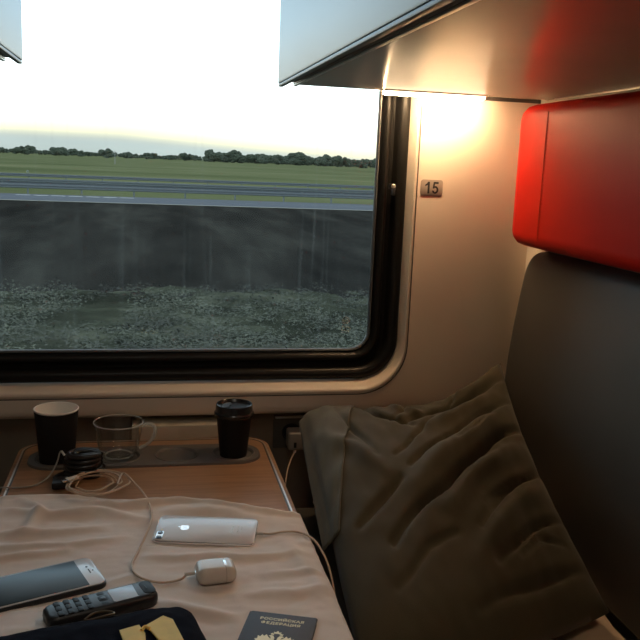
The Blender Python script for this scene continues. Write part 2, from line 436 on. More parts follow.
# seat number plate
t = thing('seat_number_plate', 'small grey plate with black number 15 on wall beside the window', 'sign', (.593, WY, 1.2885))
bm = B(); slab(bm, -.0248, .0248, -.0168, .0168, 0, .0014, .006, .0004)
bmesh.ops.rotate(bm, verts=bm.verts, matrix=Matrix.Rotation(PI / 2, 3, 'X')); obj('plate', bm, M['plate'], t)
bm = B(); Hn = .0125
poly(bm, [(x * Hn, y * Hn) for x, y in [(-.72, .98), (-.38, .98), (-.38, -1), (-.74, -1), (-.74, .42), (-1.18, .22), (-1.18, .50), (-.90, .66)]][::-1], 0, .0002)
five = [(1.18, .98), (.30, .98), (.16, -.10), (.46, -.16)]
for k in range(7):
    a = math.radians(130 - 260 * k / 6); five.append((.62 + .27 * math.cos(a), -.36 + .36 * math.sin(a)))
five += [(.46, -.50), (.12, -.44)]
for k in range(11):
    a = math.radians(-150 + 255 * k / 10); five.append((.62 + .60 * math.cos(a), -.36 + .66 * math.sin(a)))
five += [(.50, .22), (.56, .66), (1.18, .66)]
poly(bm, [(x * Hn, y * Hn) for x, y in five], 0, .0002)
bmesh.ops.rotate(bm, verts=bm.verts, matrix=Matrix.Rotation(PI / 2, 3, 'X')); bmesh.ops.translate(bm, verts=bm.verts, vec=(.0, -.0015, 0))
o = obj('numerals', bm, M['ink'], t, smooth=False); o['label'] = 'black number 15'

# ------------------------------------------------------------------ red headrest, backrest, lower berth
t = thing('headrest_cushion', 'red padded headrest cushion on partition under the right bunk', 'cushion', (XR - .001, 0, 0))
def padded(y0, y1, z0, z1, xf, r, x_back=0., k=10, pinch=0.):
    """cushion against the partition: front face bulges to -xf"""
    L = []
    for ins, x in ((.0, x_back), (0., -xf * .45), (r * .10, -xf * .70), (r * .32, -xf * .88), (r * .65, -xf * .97), (r * 1.2, -xf)):
        L.append([(x, y, z) for y, z in rrect(y0 + ins, y1 - ins, z0 + ins, z1 - ins, max(.012, r * 1.6 - ins), k)])
    b = B(); loft(b, L)
    return b
bm = padded(-.70, 1.630, 1.177, 1.466, .080, .024); obj('padding', bm, M['red'], t, angle=60)
bm = B(); tube(bm, [(-.0776, 1.493, 1.1995), (-.0800, 1.493, 1.212), (-.0800, 1.493, 1.32), (-.0800, 1.493, 1.431), (-.0776, 1.493, 1.4435)], .0012)
for i in range(30):
    z = 1.210 + i * .0073; tube(bm, [(-.0801, 1.488, z), (-.0801, 1.4885, z + .004)], .0007, 5, smooth=False)
obj('seam', bm, M['redseam'], t)
bm = B(); tube(bm, [(-.004, 1.60, 1.1685), (-.004, 1.60, 1.1768)], .004, smooth=False); obj('bracket', bm, M['alu'], t)

t = thing('backrest', 'dark grey padded seat back below the red headrest', 'backrest', (0, 0, 0))
def face_x(z): return .796 - .034 * math.sin(min(1, max(0, (1.165 - z) / .33)) * PI / 2) + .010 * sstep(.80, .60, z)
bm = B(); zb, zt, ye, cr_, er = .603, 1.168, 1.648, .055, .030
def steps(a, b, n): return [a + (b - a) * k / n for k in range(n + 1)]
zs = sorted(steps(zb, zt - .08, 22)[:-1] + steps(zt - .08, zt, 24))
rows = []
for z in zs:
    d = max(0, cr_ - (zt - z)); yend = ye - (cr_ - math.sqrt(max(0, cr_ ** 2 - d ** 2)))
    ys = [-.70] + steps(1.2, yend - .06, 6)[:-1] + steps(yend - .06, yend, 16)
    row = []
    for y in ys:
        dd = min(yend - y, zt - z); q = max(0, 1 - dd / er); off = er * .9 * (1 - math.sqrt(max(0, 1 - q * q)))
        row.append(bm.verts.new((min(face_x(z) + off, XR - .002), y, z)))
    rows.append(row)
nr = len(rows[0])
for a, b in zip(rows, rows[1:]):
    for k in range(nr - 1): bm.faces.new((a[k], a[k + 1], b[k + 1], b[k]))
rim = rows[0][:] + [r[-1] for r in rows[1:]] + rows[-1][::-1][1:] + [r[0] for r in rows[::-1][1:-1]]
back = [bm.verts.new((XR - .0015, v.co.y, v.co.z)) for v in rim]
for k in range(len(rim)): bm.faces.new((rim[k], rim[(k + 1) % len(rim)], back[(k + 1) % len(rim)], back[k]))
bmesh.ops.remove_doubles(bm, verts=bm.verts, dist=1e-6)
obj('padding', bm, M['grey'], t, angle=60)

t = thing('lower_berth', 'lower berth under the pillow, made up with a beige sheet', 'berth', (0, 0, 0))
bm = B(); box(bm, (.30, -.70, 0), (.80, 1.69, .40), .004); obj('base', bm, M['base'], t)
bm = B(); box(bm, (.285, -.70, .40), (.762, 1.69, .588), .03, 4); obj('mattress', bm, M['grey'], t)
bm = B()
NX, NY = 40, 90
def sheet_z(x, y):
    z = .592 + .003 * noise.noise((x * 9, y * 5, 3.1)) + .0025 * noise.noise((x * 22, y * 12, 1.))
    return z
g = [[bm.verts.new((.36 + (.772 - .36) * i / NX + (.012 * noise.noise((0, j * .12, 5)) if i == NX else 0) - (.008 if i == NX else 0), .2 + (1.685 - .2) * j / NY, 0)) for j in range(NY + 1)] for i in range(NX + 1)]
for r in g:
    for v in r: v.co.z = sheet_z(v.co.x, v.co.y)
for i in range(NX):
    for j in range(NY): bm.faces.new((g[i][j], g[i + 1][j], g[i + 1][j + 1], g[i][j + 1]))
o = obj('sheet', bm, M['sheet'], t); md = o.modifiers.new('thickness', 'SOLIDIFY'); md.thickness = .002; md.offset = 1
o['label'] = 'beige sheet'

# ------------------------------------------------------------------ pillow
TL, TR, BR, BL = Vector((.326, 1.635, .808)), Vector((.742, 1.61, .925)), Vector((.742, 1.115, .628)), Vector((.292, 1.00, .640))
FOLDS = [  # polyline in (u, v), width, depth
    ([(.99, .10), (.80, .17), (.62, .17), (.45, .22)], .026, -.016), ([(1.0, .04), (.85, .10), (.70, .10)], .035, .012),
    ([(.99, .24), (.80, .29), (.62, .36)], .022, -.010), ([(.92, .19), (.75, .24), (.58, .27)], .035, .013),
    ([(1., .37), (.80, .43), (.60, .52), (.38, .62), (.22, .72)], .026, -.019), ([(.95, .31), (.78, .36), (.58, .44), (.4, .53)], .04, .014),
    ([(.95, .47), (.75, .53), (.5, .64)], .035, .013), ([(1., .55), (.80, .62), (.60, .72)], .022, -.013),
    ([(.97, .64), (.78, .70), (.55, .80)], .035, .011), ([(1., .73), (.8, .77), (.6, .84)], .020, -.010),
    ([(.97, .90), (.75, .90), (.45, .93)], .022, -.010), ([(.68, .34), (.52, .40), (.40, .46)], .016, -.010),
    ([(.30, .02), (.36, .14), (.50, .25)], .024, -.012), ([(.42, .0), (.47, .10), (.58, .18)], .020, .008), ([(.16, .04), (.2, .2), (.28, .38)], .022, -.007),
    ([(.06, .2), (.2, .34), (.3, .46)], .03, .008),
    ([(.90, .40), (.72, .47), (.52, .58)], .012, -.006), ([(.96, .57), (.82, .60), (.66, .66)], .012, -.006), ([(.60, .22), (.52, .30), (.36, .40)], .014, -.008),
    ([(.34, .50), (.24, .56), (.12, .62)], .024, -.011), ([(.94, .82), (.82, .80), (.70, .84)], .012, -.006), ([(.55, .05), (.50, .13), (.40, .2)], .012, -.006),
    ([(.78, .05), (.74, .12), (.66, .18)], .012, -.006), ([(.88, .30), (.78, .36), (.66, .40)], .011, -.006), ([(.5, .72), (.36, .76), (.2, .84)], .02, -.007)]
def pil(u, v, side):
    p = (TL * (1 - u) + TR * u) * (1 - v) + (BL * (1 - u) + BR * u) * v
    # sagging top edge, pulled ear at the upper right corner, gentle outward bow of the right edge
    sag = -.070 * math.sin(PI * u ** 1.5) * (1 - v) ** 2
    p = p + Vector((0, .0, sag))
    p = p + Vector((.0, -.010, -.014)) * math.sin(PI * v) * (1 - u) + Vector((-.024, 0, .002)) * math.sin(PI * v) * u * u
    p = p + Vector((0, -.03, -.006)) * math.sin(PI * u) * v * v
    nrm = (TR - TL).cross(BL - TL); nrm.normalize()
    if nrm.z < 0: nrm = -nrm
    e = max(0., 16 * u * (1 - u) * v * (1 - v))
    w = e ** .42
    if side > 0:
        d = .092 * w
        fo = 0
        for pl, wd, am in FOLDS:
            uu = u + .020 * noise.noise((u * 5, v * 5, 2)); vv = v + .020 * noise.noise((u * 5, v * 5, 8))
            ds, tt = segdist(uu, vv, pl); wd = wd * (.62 if am < 0 else 1.)
            fo += 1.45 * am * math.exp(-(ds / wd) ** 2) * (.35 + .65 * math.sin(PI * min(1, max(0, .08 + .9 * tt))))
        fo += .006 * noise.noise((u * 6, v * 6, 0)) + .0025 * noise.noise((u * 18, v * 14, 4))
        # fine ruffles gathered along the top and right seams
        fo += .003 * math.sin(u * 60 + 3 * noise.noise((u * 4, 0, 0))) * math.exp(-v / .10)
        fo += .003 * math.sin(v * 52 + u * 14) * math.exp(-(1 - u) / .14)
        d += fo * min(1, w * 1.5)
    else:
        d = -.032 * w
    return p + nrm * d
bm = B(); N = 110
top = [[bm.verts.new(pil(i / N, j / N, 1)) for j in range(N + 1)] for i in range(N + 1)]
bot = [[top[i][j] if i in (0, N) or j in (0, N) else bm.verts.new(pil(i / N, j / N, -1)) for j in range(N + 1)] for i in range(N + 1)]
for i in range(N):
    for j in range(N):
        bm.faces.new((top[i][j], top[i + 1][j], top[i + 1][j + 1], top[i][j + 1]))
        bm.faces.new((bot[i][j], bot[i][j + 1], bot[i + 1][j + 1], bot[i + 1][j]))
for v in bm.verts:
    v.co.z = max(v.co.z, sheet_z(v.co.x, v.co.y) + .003); v.co.y = min(v.co.y, WY - .006)
pillow = obj('pillow', bm, M['pillow'], angle=75)
tag(pillow, 'large rumpled dark olive pillow leaning in the corner of the berth', 'pillow')
# open hem of the pillowcase, folded back along the left edge
bm = B(); A, Bn = 26, 60
g = []
for i in range(A + 1):
    row = []
    for j in range(Bn + 1):
        v = .60 * j / Bn; u = -.035 + .30 * i / A * (1 - 1.25 * v)
        uu = max(u, .012); p = pil(uu, v, 1)
        nrm = (TR - TL).cross(BL - TL).normalized()
        if nrm.z < 0: nrm = -nrm
        if u < .012: p = p + (TR - TL) * (u - .012) + nrm * (-(.012 - u) * .35)
        lift = .0035 + .0020 * math.sin(j * .45 + i * .1) * (i / A) + .0025 * noise.noise((i * .2, j * .12, 7))
        p = p + nrm * lift
        p.x = max(p.x, .272)
        row.append(bm.verts.new(p))
    g.append(row)
for i in range(A):
    for j in range(Bn): bm.faces.new((g[i][j], g[i + 1][j], g[i + 1][j + 1], g[i][j + 1]))
for v in bm.verts: v.co.y = min(v.co.y, WY - .004)
fl = obj('pillowcase_hem', bm, M['flap'], pillow, angle=75); md = fl.modifiers.new('thickness', 'SOLIDIFY'); md.thickness = .0022; md.offset = 1
fl['label'] = 'paler olive pillowcase hem'

# ------------------------------------------------------------------ folding table
TZ = .75
tx0, tx1, ty0, ty1 = -.247, .250, .80, 1.686
table = thing('folding_table', 'walnut-topped table under the window with grey cup tray', 'table', (0, 0, 0))
bm = B(); slab(bm, tx0, tx1, ty0, ty1, TZ - .028, TZ, .055, .003, 10); obj('tabletop', bm, M['wood'], table)
def ring(bm, ins0, ins1, z0, z1):
    a = rrect(tx0 + ins0, tx1 - ins0, ty0 + ins0, ty1 - ins0, .055 - ins0, 10); b = rrect(tx0 + ins1, tx1 - ins1, ty0 + ins1, ty1 - ins1, .055 - ins1, 10)
    L = [[(x, y, z0) for x, y in a], [(x, y, z1) for x, y in a], [(x, y, z1) for x, y in b], [(x, y, z0) for x, y in b]]
    R = [[bm.verts.new(p) for p in q] for q in L]; n = len(a)
    for q in range(4):
        r, s = R[q], R[(q + 1) % 4]
        for i in range(n): bm.faces.new((r[i], r[(i + 1) % n], s[(i + 1) % n], s[i]))
    return bm
bm = ring(B(), .0075, .0105, TZ - .001, TZ + .0006); obj('metal_inlay', bm, M['alu'], table)
bm = ring(B(), .0105, .0135, TZ - .001, TZ + .0003); obj('dark_inlay', bm, M['trimdark'], table)
bm = B(); box(bm, (-.03, 1.686, .728), (.203, 1.749, .778), .004); obj('wall_bracket', bm, M['brushed'], table)
bm = B(); box(bm, (-.05, 1.05, 0), (.05, 1.13, .722), .01); obj('leg', bm, M['alu'], table)
# cup tray: stadium plate with four shallow wells
WX = (-.167, -.053, .058, .170); WYY = 1.577; WR = .043
bm = B()
outer = rrect(-.222, .224, 1.522, 1.634, .050, 10)
plate_z = TZ + .0045
ov = [bm.verts.new((x, y, plate_z)) for x, y in rrect(-.2205, .2225, 1.5235, 1.6325, .0485, 10)]
ob = [bm.verts.new((x, y, TZ + .0002)) for x, y in outer]
n = len(ov)
for i in range(n): bm.faces.new((ob[i], ob[(i + 1) % n], ov[(i + 1) % n], ov[i]))
es = [bm.edges.get((ov[i], ov[(i + 1) % n])) for i in range(n)]
for wx in WX:
    q = 40
    r1 = [bm.verts.new((wx + WR * math.cos(2 * PI * i / q), WYY + WR * math.sin(2 * PI * i / q), plate_z)) for i in range(q)]
    es += [bm.edges.new((r1[i], r1[(i + 1) % q])) for i in range(q)]
    prev = r1
    for rr, zz in ((WR - .0015, plate_z + .0012), (WR - .003, plate_z + .0006), (WR - .0045, plate_z - .001), (WR - .006, TZ + .0012), (WR - .009, TZ + .0006)):
        cur = [bm.verts.new((wx + rr * math.cos(2 * PI * i / q), WYY + rr * math.sin(2 * PI * i / q), zz)) for i in range(q)]
        for i in range(q): bm.faces.new((prev[i], prev[(i + 1) % q], cur[(i + 1) % q], cur[i]))
        prev = cur
    bm.faces.new(prev)
bmesh.ops.triangle_fill(bm, use_beauty=True, edges=es)
obj('cup_tray', bm, M['tray'], table, angle=30)['label'] = 'grey cup tray'
WZ = TZ + .0008

# ------------------------------------------------------------------ tablecloth
FLAT = [(.09, 1.215, .115), (-.13, 1.09, .12), (-.055, 1.015, .085), (.093, 1.05, .05), (.165, .90, .10), (-.06, .90, .13)]
RIDGES = [  # (x, y) polylines, width, height
    ([(-.25, 1.005), (-.16, 1.045), (-.09, 1.065), (-.02, 1.085)], .011, .0085),
    ([(-.25, 1.33), (-.17, 1.30), (-.08, 1.31), (.0, 1.27)], .016, .009), ([(-.24, 1.25), (-.15, 1.235), (-.06, 1.25)], .013, .007),
    ([(-.20, 1.375), (-.17, 1.31), (-.18, 1.24)], .012, .008), ([(-.25, 1.20), (-.12, 1.19), (-.03, 1.21)], .012, .006),
    ([(-.06, 1.345), (.06, 1.325), (.17, 1.29), (.24, 1.262)], .010, .007), ([(.02, 1.29), (.10, 1.29), (.20, 1.255)], .022, .008),
    ([(.0, 1.145), (.06, 1.135), (.14, 1.12), (.23, 1.125)], .014, .006), ([(.12, 1.02), (.19, 1.01), (.25, 1.03)], .014, .005),
    ([(.01, 1.02), (.06, .985), (.11, .965)], .013, .006), ([(.20, 1.20), (.225, 1.10), (.235, 1.0)], .016, .004), ([(.17, 1.06), (.22, 1.07), (.25, 1.06)], .010, .004),
    ([(-.12, 1.36), (-.05, 1.33), (.02, 1.335)], .010, .006), ([(-.24, 1.12), (-.21, 1.16), (-.12, 1.175)], .010, .006)]
def cloth_z(x, y):
    h = 0.
    wx = x + .010 * noise.noise((x * 14, y * 14, 1)); wy = y + .010 * noise.noise((x * 14, y * 14, 9))
    for pl, w, a in RIDGES:
        d, tt = segdist(wx, wy, pl); h += 1.35 * a * math.exp(-(d / (w * .85)) ** 2) * (.3 + .7 * math.sin(PI * min(1, max(0, tt))))
    h += .0024 * (1 + noise.noise((x * 16, y * 40, 3))) + .0007 * (1 + noise.noise((x * 60, y * 90, 5)))
    k = 1.
    for fx, fy, r in FLAT: k = min(k, sstep(r * .55, r * 1.05, math.hypot((x - fx), (y - fy) * 1.5)))
    h = .0015 + h * (.25 + .75 * k)
    z = TZ + .0022 + h
    # drop over the long edges
    e = max(x - (tx1 - .002), (tx0 + .002) - x)
    if e > -.010: z = z - max(0, (e + .010)) ** 1.0 * .25
    return z
def back_edge(x):   # far hem of the cloth
    return 1.392 - .055 * sstep(-.20, .05, x) - .070 * sstep(.02, .25, x) + .007 * noise.noise((x * 12, 0, 0))
bm = B(); NX, NY = 150, 170
cols = []
drop = [.050, .036, .022, .010]
for i in range(NX + 1):
    s = -.262 + .526 * i / NX
    col = []
    for j in range(NY + 1):
        t_ = j / NY; yb = back_edge(max(min(s, .25), -.25)); y = .81 + (yb - .81) * t_
        x = s
        z = cloth_z(x, y)
        hem = sstep(.012, .0, yb - y)
        z = z + .0025 * hem * (1 + noise.noise((x * 25, 1, 1)))
        over = max(0, abs(s - .0015) - .2505)
        if over > 0:      # hanging part: turn down instead of outwards
            z = cloth_z(math.copysign(.250, s), y) - over * 4.2
            x = math.copysign(.2520 + .0018 * sstep(0, .006, over) + .10 * over * (.5 + .5 * noise.noise((y * 9, 2, 2))), s) + .0015
        col.append(bm.verts.new((x, y, z)))
    cols.append(col)
for i in range(NX):
    for j in range(NY): bm.faces.new((cols[i][j], cols[i + 1][j], cols[i + 1][j + 1], cols[i][j + 1]))
cl = obj('tablecloth', bm, M['cloth'], angle=80); md = cl.modifiers.new('thickness', 'SOLIDIFY'); md.thickness = .0014; md.offset = -1
tag(cl, 'rumpled pinkish beige cloth spread over the near part of the table', 'tablecloth')

# ------------------------------------------------------------------ cups
t = thing('paper_cup', 'open black paper cup with white inside, at left end of tray', 'cup', (WX[0], 1.572, WZ))
bm = B(); lathe(bm, [(0, .004), (.0305, .004), (.0305, 0), (.032, 0), (.0405, .1005), (.0400, .1015)], n=56); obj('cup_wall', bm, M['blackpaper'], t)
bm = B(); lathe(bm, [(.0400, .1012), (.0412, .1022), (.0415, .1038), (.0405, .1052), (.0392, .1048), (.0386, .1035), (.0310, .0065), (0, .0065)], n=56); obj('lining', bm, M['whitepaper'], t)['label'] = 'white lining and rolled rim'

t = thing('lidded_coffee_cup', 'black coffee cup with black plastic lid at right end of tray', 'cup', (WX[3], 1.577, WZ))
bm = B(); lathe(bm, [(0, .003), (.0255, .003), (.0255, 0), (.027, 0), (.0352, .088), (.034, .089), (0, .089)], n=56); obj('cup_wall', bm, M['blackpaper'], t)
bm = B(); lathe(bm, [(.0355, .082), (.0375, .082), (.0392, .0845), (.0392, .0885), (.0375, .0905), (.0368, .0925), (.0360, .1030), (.0350, .1055), (.0335, .1060),
                     (.0322, .1050), (.0312, .1015), (.0300, .1000), (0, .1000)], n=56); ld = obj('lid', bm, M['lid'], t)
bm = B(); box(bm, (-.0085, -.0225, .1002), (.0085, -.0170, .1014), .001); obj('sip_tab', bm, M['gunmetal'], ld)
bm = B()
pp = [(.024 * math.cos(a), .024 * math.sin(a)) for a in [math.radians(100 + i * 8) for i in range(14)]] + [(.010 * math.cos(a), .010 * math.sin(a)) for a in [math.radians(204 - i * 16) for i in range(7)]]
poly(bm, pp, .1001, .1012); obj('lid_recess', bm, M['ink'], ld)

t = thing('glass_mug', 'clear glass mug with a handle standing on the grey tray', 'mug', (WX[1], 1.580, WZ))
bm = B(); lathe(bm, [(0, 0), (.024, 0), (.029, .002), (.0340, .009), (.0395, .026), (.0440, .050), (.0465, .0710), (.0462, .0722), (.0454, .0724), (.0450, .0712),
                     (.0427, .050), (.0383, .027), (.0330, .0115), (.027, .0062), (.015, .0050), (0, .0050)], n=56); obj('bowl', bm, M['glass'], t, angle=80)
bm = B(); lathe(bm, [(.0468 + .0011 * math.cos(2 * PI * i / 8), .0720 + .0011 * math.sin(2 * PI * i / 8)) for i in range(8)], n=56, close=True); obj('rim', bm, M['glasshighlight'], t)
bm = B(); lathe(bm, [(.0255 + .0016 * math.cos(2 * PI * i / 8), .0058 + .0014 * math.sin(2 * PI * i / 8)) for i in range(8)], n=48, close=True); obj('base_highlight', bm, M['glasshighlight'], t)
bm = B(); tube(bm, [(.0455, -.002, .064), (.057, -.006, .069), (.068, -.008, .063), (.067, -.008, .045), (.056, -.006, .029), (.0400, -.002, .0185)], .0034, 10); obj('handle', bm, M['glasshighlight'], t)

# ------------------------------------------------------------------ phones
def tz(x, y): return cloth_z(x, y)
def apple(bm, s, z):
    pts = []
    for i in range(72):
        a = 2 * PI * i / 72
        x = math.cos(a); y = math.sin(a)
        r = .92 + .10 * abs(math.cos(a)) ** 1.5 * (1 if y > -.2 else .8)
        r -= .20 * math.exp(-((a - PI / 2) / .30) ** 2)
        r -= .10 * math.exp(-((a - 3 * PI / 2) / .22) ** 2)
        px, py = r * x, r * y * 1.02
        dx, dy = px - 1.22, py - .12
        d = math.hypot(dx, dy)
        if d < .46: px, py = 1.22 + dx / d * .46, .12 + dy / d * .46
        pts.append((px * s, py * s))
    poly(bm, pts, z, z + .00025)
    lf = []
    for i in range(9): t_ = i / 8; lf.append((.02 + .42 * t_ - .18 * math.sin(PI * t_), .85 + .50 * t_ + .12 * math.sin(PI * t_)))
    for i in range(1, 8): t_ = 1 - i / 8; lf.append((.02 + .42 * t_ + .18 * math.sin(PI * t_), .85 + .50 * t_ - .12 * math.sin(PI * t_)))
    poly(bm, [(x * s, y * s) for x, y in lf], z, z + .00025)

# silver phone lying face down: local x along its length, +x is the charging end
Lp, Wp = .157, .0795
ang = math.radians(-12)
t = thing('silver_smartphone', 'silver smartphone lying face down with a mirror fruit logo, charging', 'phone', (.0915, 1.213, TZ + .0094), ang, math.radians(5.2))
bm = B(); slab(bm, -Lp / 2, Lp / 2, -Wp / 2, Wp / 2, -.0036, .0036, .011, .0026); obj('metal_band', bm, M['chrome'], t)
bm = B(); slab(bm, -Lp / 2 + .0012, Lp / 2 - .0012, -Wp / 2 + .0012, Wp / 2 - .0012, .0030, .0040, .0100, .0006); bk_ = obj('back_glass', bm, M['silver'], t)
bm = B(); apple(bm, .0078, 0); bmesh.ops.rotate(bm, verts=bm.verts, matrix=Matrix.Rotation(PI / 2, 3, 'Z')); bmesh.ops.translate(bm, verts=bm.verts, vec=(-.034, .002, .00405)); obj('logo', bm, M['logo'], bk_, smooth=False)
bm = text_bm('iPhone', .0085, .0001); bmesh.ops.rotate(bm, verts=bm.verts, matrix=Matrix.Rotation(PI / 2, 3, 'Z')); bmesh.ops.translate(bm, verts=bm.verts, vec=(.040, .003, .00415)); obj('lettering', bm, M['alu'], bk_, smooth=False)
for k in range(2):
    bm = text_bm(('Designed in California', 'Assembled in China')[k], .0024, .0001); bmesh.ops.rotate(bm, verts=bm.verts, matrix=Matrix.Rotation(PI / 2, 3, 'Z')); bmesh.ops.translate(bm, verts=bm.verts, vec=(.049 + .0055 * k, .003, .00415)); obj('small_print', bm, M['alu'], bk_, smooth=False)
bm = B(); slab(bm, -.0735, -.0625, -.036, -.012, .0036, .0052, .0052, .0005); cam_ = obj('camera_bump', bm, M['chrome'], bk_)
for yy in (-.0305, -.0185):
    bm = B(); lathe(bm, [(0, .0053), (.0042, .0053), (.0046, .0050), (.0046, .0040)], -.068, yy, 24); obj('camera_lens', bm, M['lens'], t)
bm = B(); lathe(bm, [(0, .0043), (.002, .0043), (.002, .0040)], -.068, -.006, 16); obj('flash', bm, M['flash'], t)

# black-cased phone, screen up
ang = math.radians(21.5)
t = thing('white_fronted_smartphone', 'smartphone with white front and dark screen, in black case at left', 'phone', (-.1415, 1.073, TZ + .0092), ang, math.radians(1.5))
bm = B(); slab(bm, -.083, .083, -.0415, .0415, -.0052, .0036, .013, .0028); obj('case', bm, M['blackplastic'], t)['label'] = 'black case'
bm = B(); slab(bm, -.0795, .0810, -.0388, .0395, .0030, .0044, .0110, .0006); fr = obj('front_glass', bm, M['bezel'], t)
bm = B(); slab(bm, -.0640, .0585, -.0360, .0365, .0040, .0047, .0010, .0002); obj('display', bm, M['screen'], t)
bm = B(); slab(bm, .0685, .0702, -.006, .006, .0042, .0047, .0008, .0001); obj('earpiece', bm, M['ink'], fr)
bm = B(); lathe(bm, [(0, .0047), (.0018, .0047), (.0018, .0042)], .0692, .0125, 16); lathe(bm, [(0, .0047), (.0010, .0047), (.0010, .0042)], .0740, .0, 12); obj('front_camera', bm, M['lens'], fr)
bm = B(); lathe(bm, [(.0055, .0042), (.0055, .0047), (.0046, .0047), (.0044, .0044)], -.0715, 0, 24); obj('home_button', bm, M['chrome'], fr)

# small candybar phone
ang = math.radians(19.5)
t = thing('keypad_phone', 'small black keypad phone with a pale blue screen', 'phone', (-.056, 1.004, TZ + .0042), ang)
bm = B()
L = []
for ins, z in ((.004, .0), (.001, .003), (.0, .008), (.0005, .0135), (.0025, .0165), (.006, .0178)):
    pts = rrect(-.071 + ins, .071 - ins, -.0235 + ins, .0235 - ins, .013 - ins * .5, 8)
    L.append([(x, y * (1 - .10 * sstep(.02, -.07, x)), z + .0022 * sstep(.0, .07, x) * (z / .0178)) for x, y in pts])
loft(bm, L); obj('casing', bm, M['blackplastic'], t)
bm = B(); slab(bm, .012, .050, -.0165, .0165, .0176, .0196, .003, .0005); fp = obj('display', bm, M['lcd'], t)
bm = B(); slab(bm, .0525, .0690, -.0170, .0170, .0150, .0206, .008, .0014); obj('earpiece_cap', bm, M['gunmetal'], t)
bm = B(); box(bm, (.0575, -.005, .0205), (.0590, .005, .0210)); obj('earpiece_slot', bm, M['ink'], t)
bm = B(); slab(bm, -.004, .0085, -.007, .007, .0172, .0192, .004, .0006); obj('navigation_key', bm, M['gunmetal'], t)
bm = B(); slab(bm, -.001, .0055, -.0035, .0035, .0190, .0196, .003, .0002); obj('center_key', bm, M['blackplastic'], t)
for r in range(4):
    for c in range(3):
        x = -.017 - r * .0122; y = (c - 1) * .0118
        bm = B(); slab(bm, x - .0036, x + .0036, y - .0056, y + .0056, .0170, .0194, .0022, .0007); obj('key', bm, M['gunmetal'], t)
for y in (-.012, .012):
    bm = B(); slab(bm, -.003, .0070, y - .0038, y + .0038, .0172, .0190, .002, .0006); obj('call_key', bm, M['gunmetal'], t)

# earbud case
t = thing('earbud_case', 'small white rounded earbud case on the cloth, plugged into a cable', 'case', (.094, 1.070, TZ + .0052), math.radians(4))
def pebble(bm, x0, x1, e0, e1):
    L = []; hw, hh = .0222, .0118
    N = 14
    for i in range(N + 1):
        x = x0 + (x1 - x0) * i / N
        q = 1.
        if e0: q = min(q, math.sqrt(max(.02, 1 - max(0, (e0 - (x - x0)) / e0) ** 2)))
        if e1: q = min(q, math.sqrt(max(.02, 1 - max(0, (e1 - (x1 - x)) / e1) ** 2)))
        s = .55 + .45 * q; s2 = .25 + .75 * q
        L.append([(x, y, z + .0118) for y, z in rrect(-hw * s, hw * s, -hh * s2, hh * s2, hh * s2 * .92, 8)])
    loft(bm, L)
bm = B(); pebble(bm, -.0270, .0125, .011, 0); obj('case_body', bm, M['white'], t, angle=70)
bm = B(); pebble(bm, .0130, .0275, 0, .010); obj('case_lid', bm, M['white'], t, angle=70)
bm = B(); box(bm, (.0115, -.008, .0216), (.0150, .008, .0237), .0006); obj('hinge', bm, M['chrome'], t)
bm = B(); box(bm, (-.0278, -.0045, .0098), (-.0262, .0045, .0134), .0006); obj('charging_port', bm, M['chrome'], t)

# ------------------------------------------------------------------ passport
ang = math.radians(-20)
t = thing('passport', 'dark passport with gold cyrillic lettering and gold eagle crest', 'passport', (.174, .961, TZ + .0042), ang)
# local x across the width, local -y towards the viewer
bm = B(); slab(bm, -.0415, .0425, -.119, -.001, .0005, .0035, .003, .0004); obj('pages', bm, M['pages'], t)
bm = B(); slab(bm, -.044, .044, -.120, 0, .0030, .0042, .004, .0004); slab(bm, -.044, .044, -.120, 0, .0, .0010, .004, .0003)
box(bm, (-.0448, -.119, .0004), (-.0432, -.001, .0038), .0003); cv = obj('cover', bm, M['passport'], t)
for k, wtxt in enumerate(('РОССИЙСКАЯ', 'ФЕДЕРАЦИЯ')):
    bm = text_bm(wtxt, .0075, .0001, 1.12, off=.02); bmesh.ops.translate(bm, verts=bm.verts, vec=(0, -.0150 - .0092 * k, .0043)); obj('lettering', bm, M['gold'], cv, smooth=False)
bm = B()
def add_poly(pts, z=.0042): poly(bm, [(x * .024, -.0700 + y * .024) for x, y in pts], z, z + .00015)
for s in (-1, 1):
    wing = [(.12, .05), (.20, .42), (.42, .66), (.52, .84), (.62, .66), (.74, .80), (.80, .58), (.94, .66), (.92, .40), (1.06, .36), (.94, .12), (1.0, -.08), (.80, -.16), (.78, -.36), (.56, -.30), (.40, -.48), (.24, -.26)]
    add_poly([(s * x, y) for x, y in wing][::s])
    head = [(.06, .30), (.08, .62), (.16, .78), (.28, .82), (.40, .74), (.30, .68), (.26, .56), (.24, .38), (.16, .24)]
    add_poly([(s * x, y) for x, y in head][::s])
    crown = [(.16, .86), (.13, 1.0), (.19, .95), (.23, 1.06), (.27, .95), (.33, 1.0), (.30, .86)]
    add_poly([(s * x, y) for x, y in crown][::s])
    claw = [(.10, -.40), (.30, -.62), (.46, -.60), (.36, -.76), (.18, -.70)]
    add_poly([(s * x, y) for x, y in claw][::s])
add_poly([(-.14, .34), (-.20, .0), (-.16, -.5), (-.20, -1.0), (0, -1.15), (.20, -1.0), (.16, -.5), (.20, 0), (.14, .34)])
add_poly([(-.16, .98), (-.20, 1.16), (-.10, 1.10), (0, 1.26), (.10, 1.10), (.20, 1.16), (.16, .98)])
obj('crest', bm, M['gold'], cv, smooth=False)

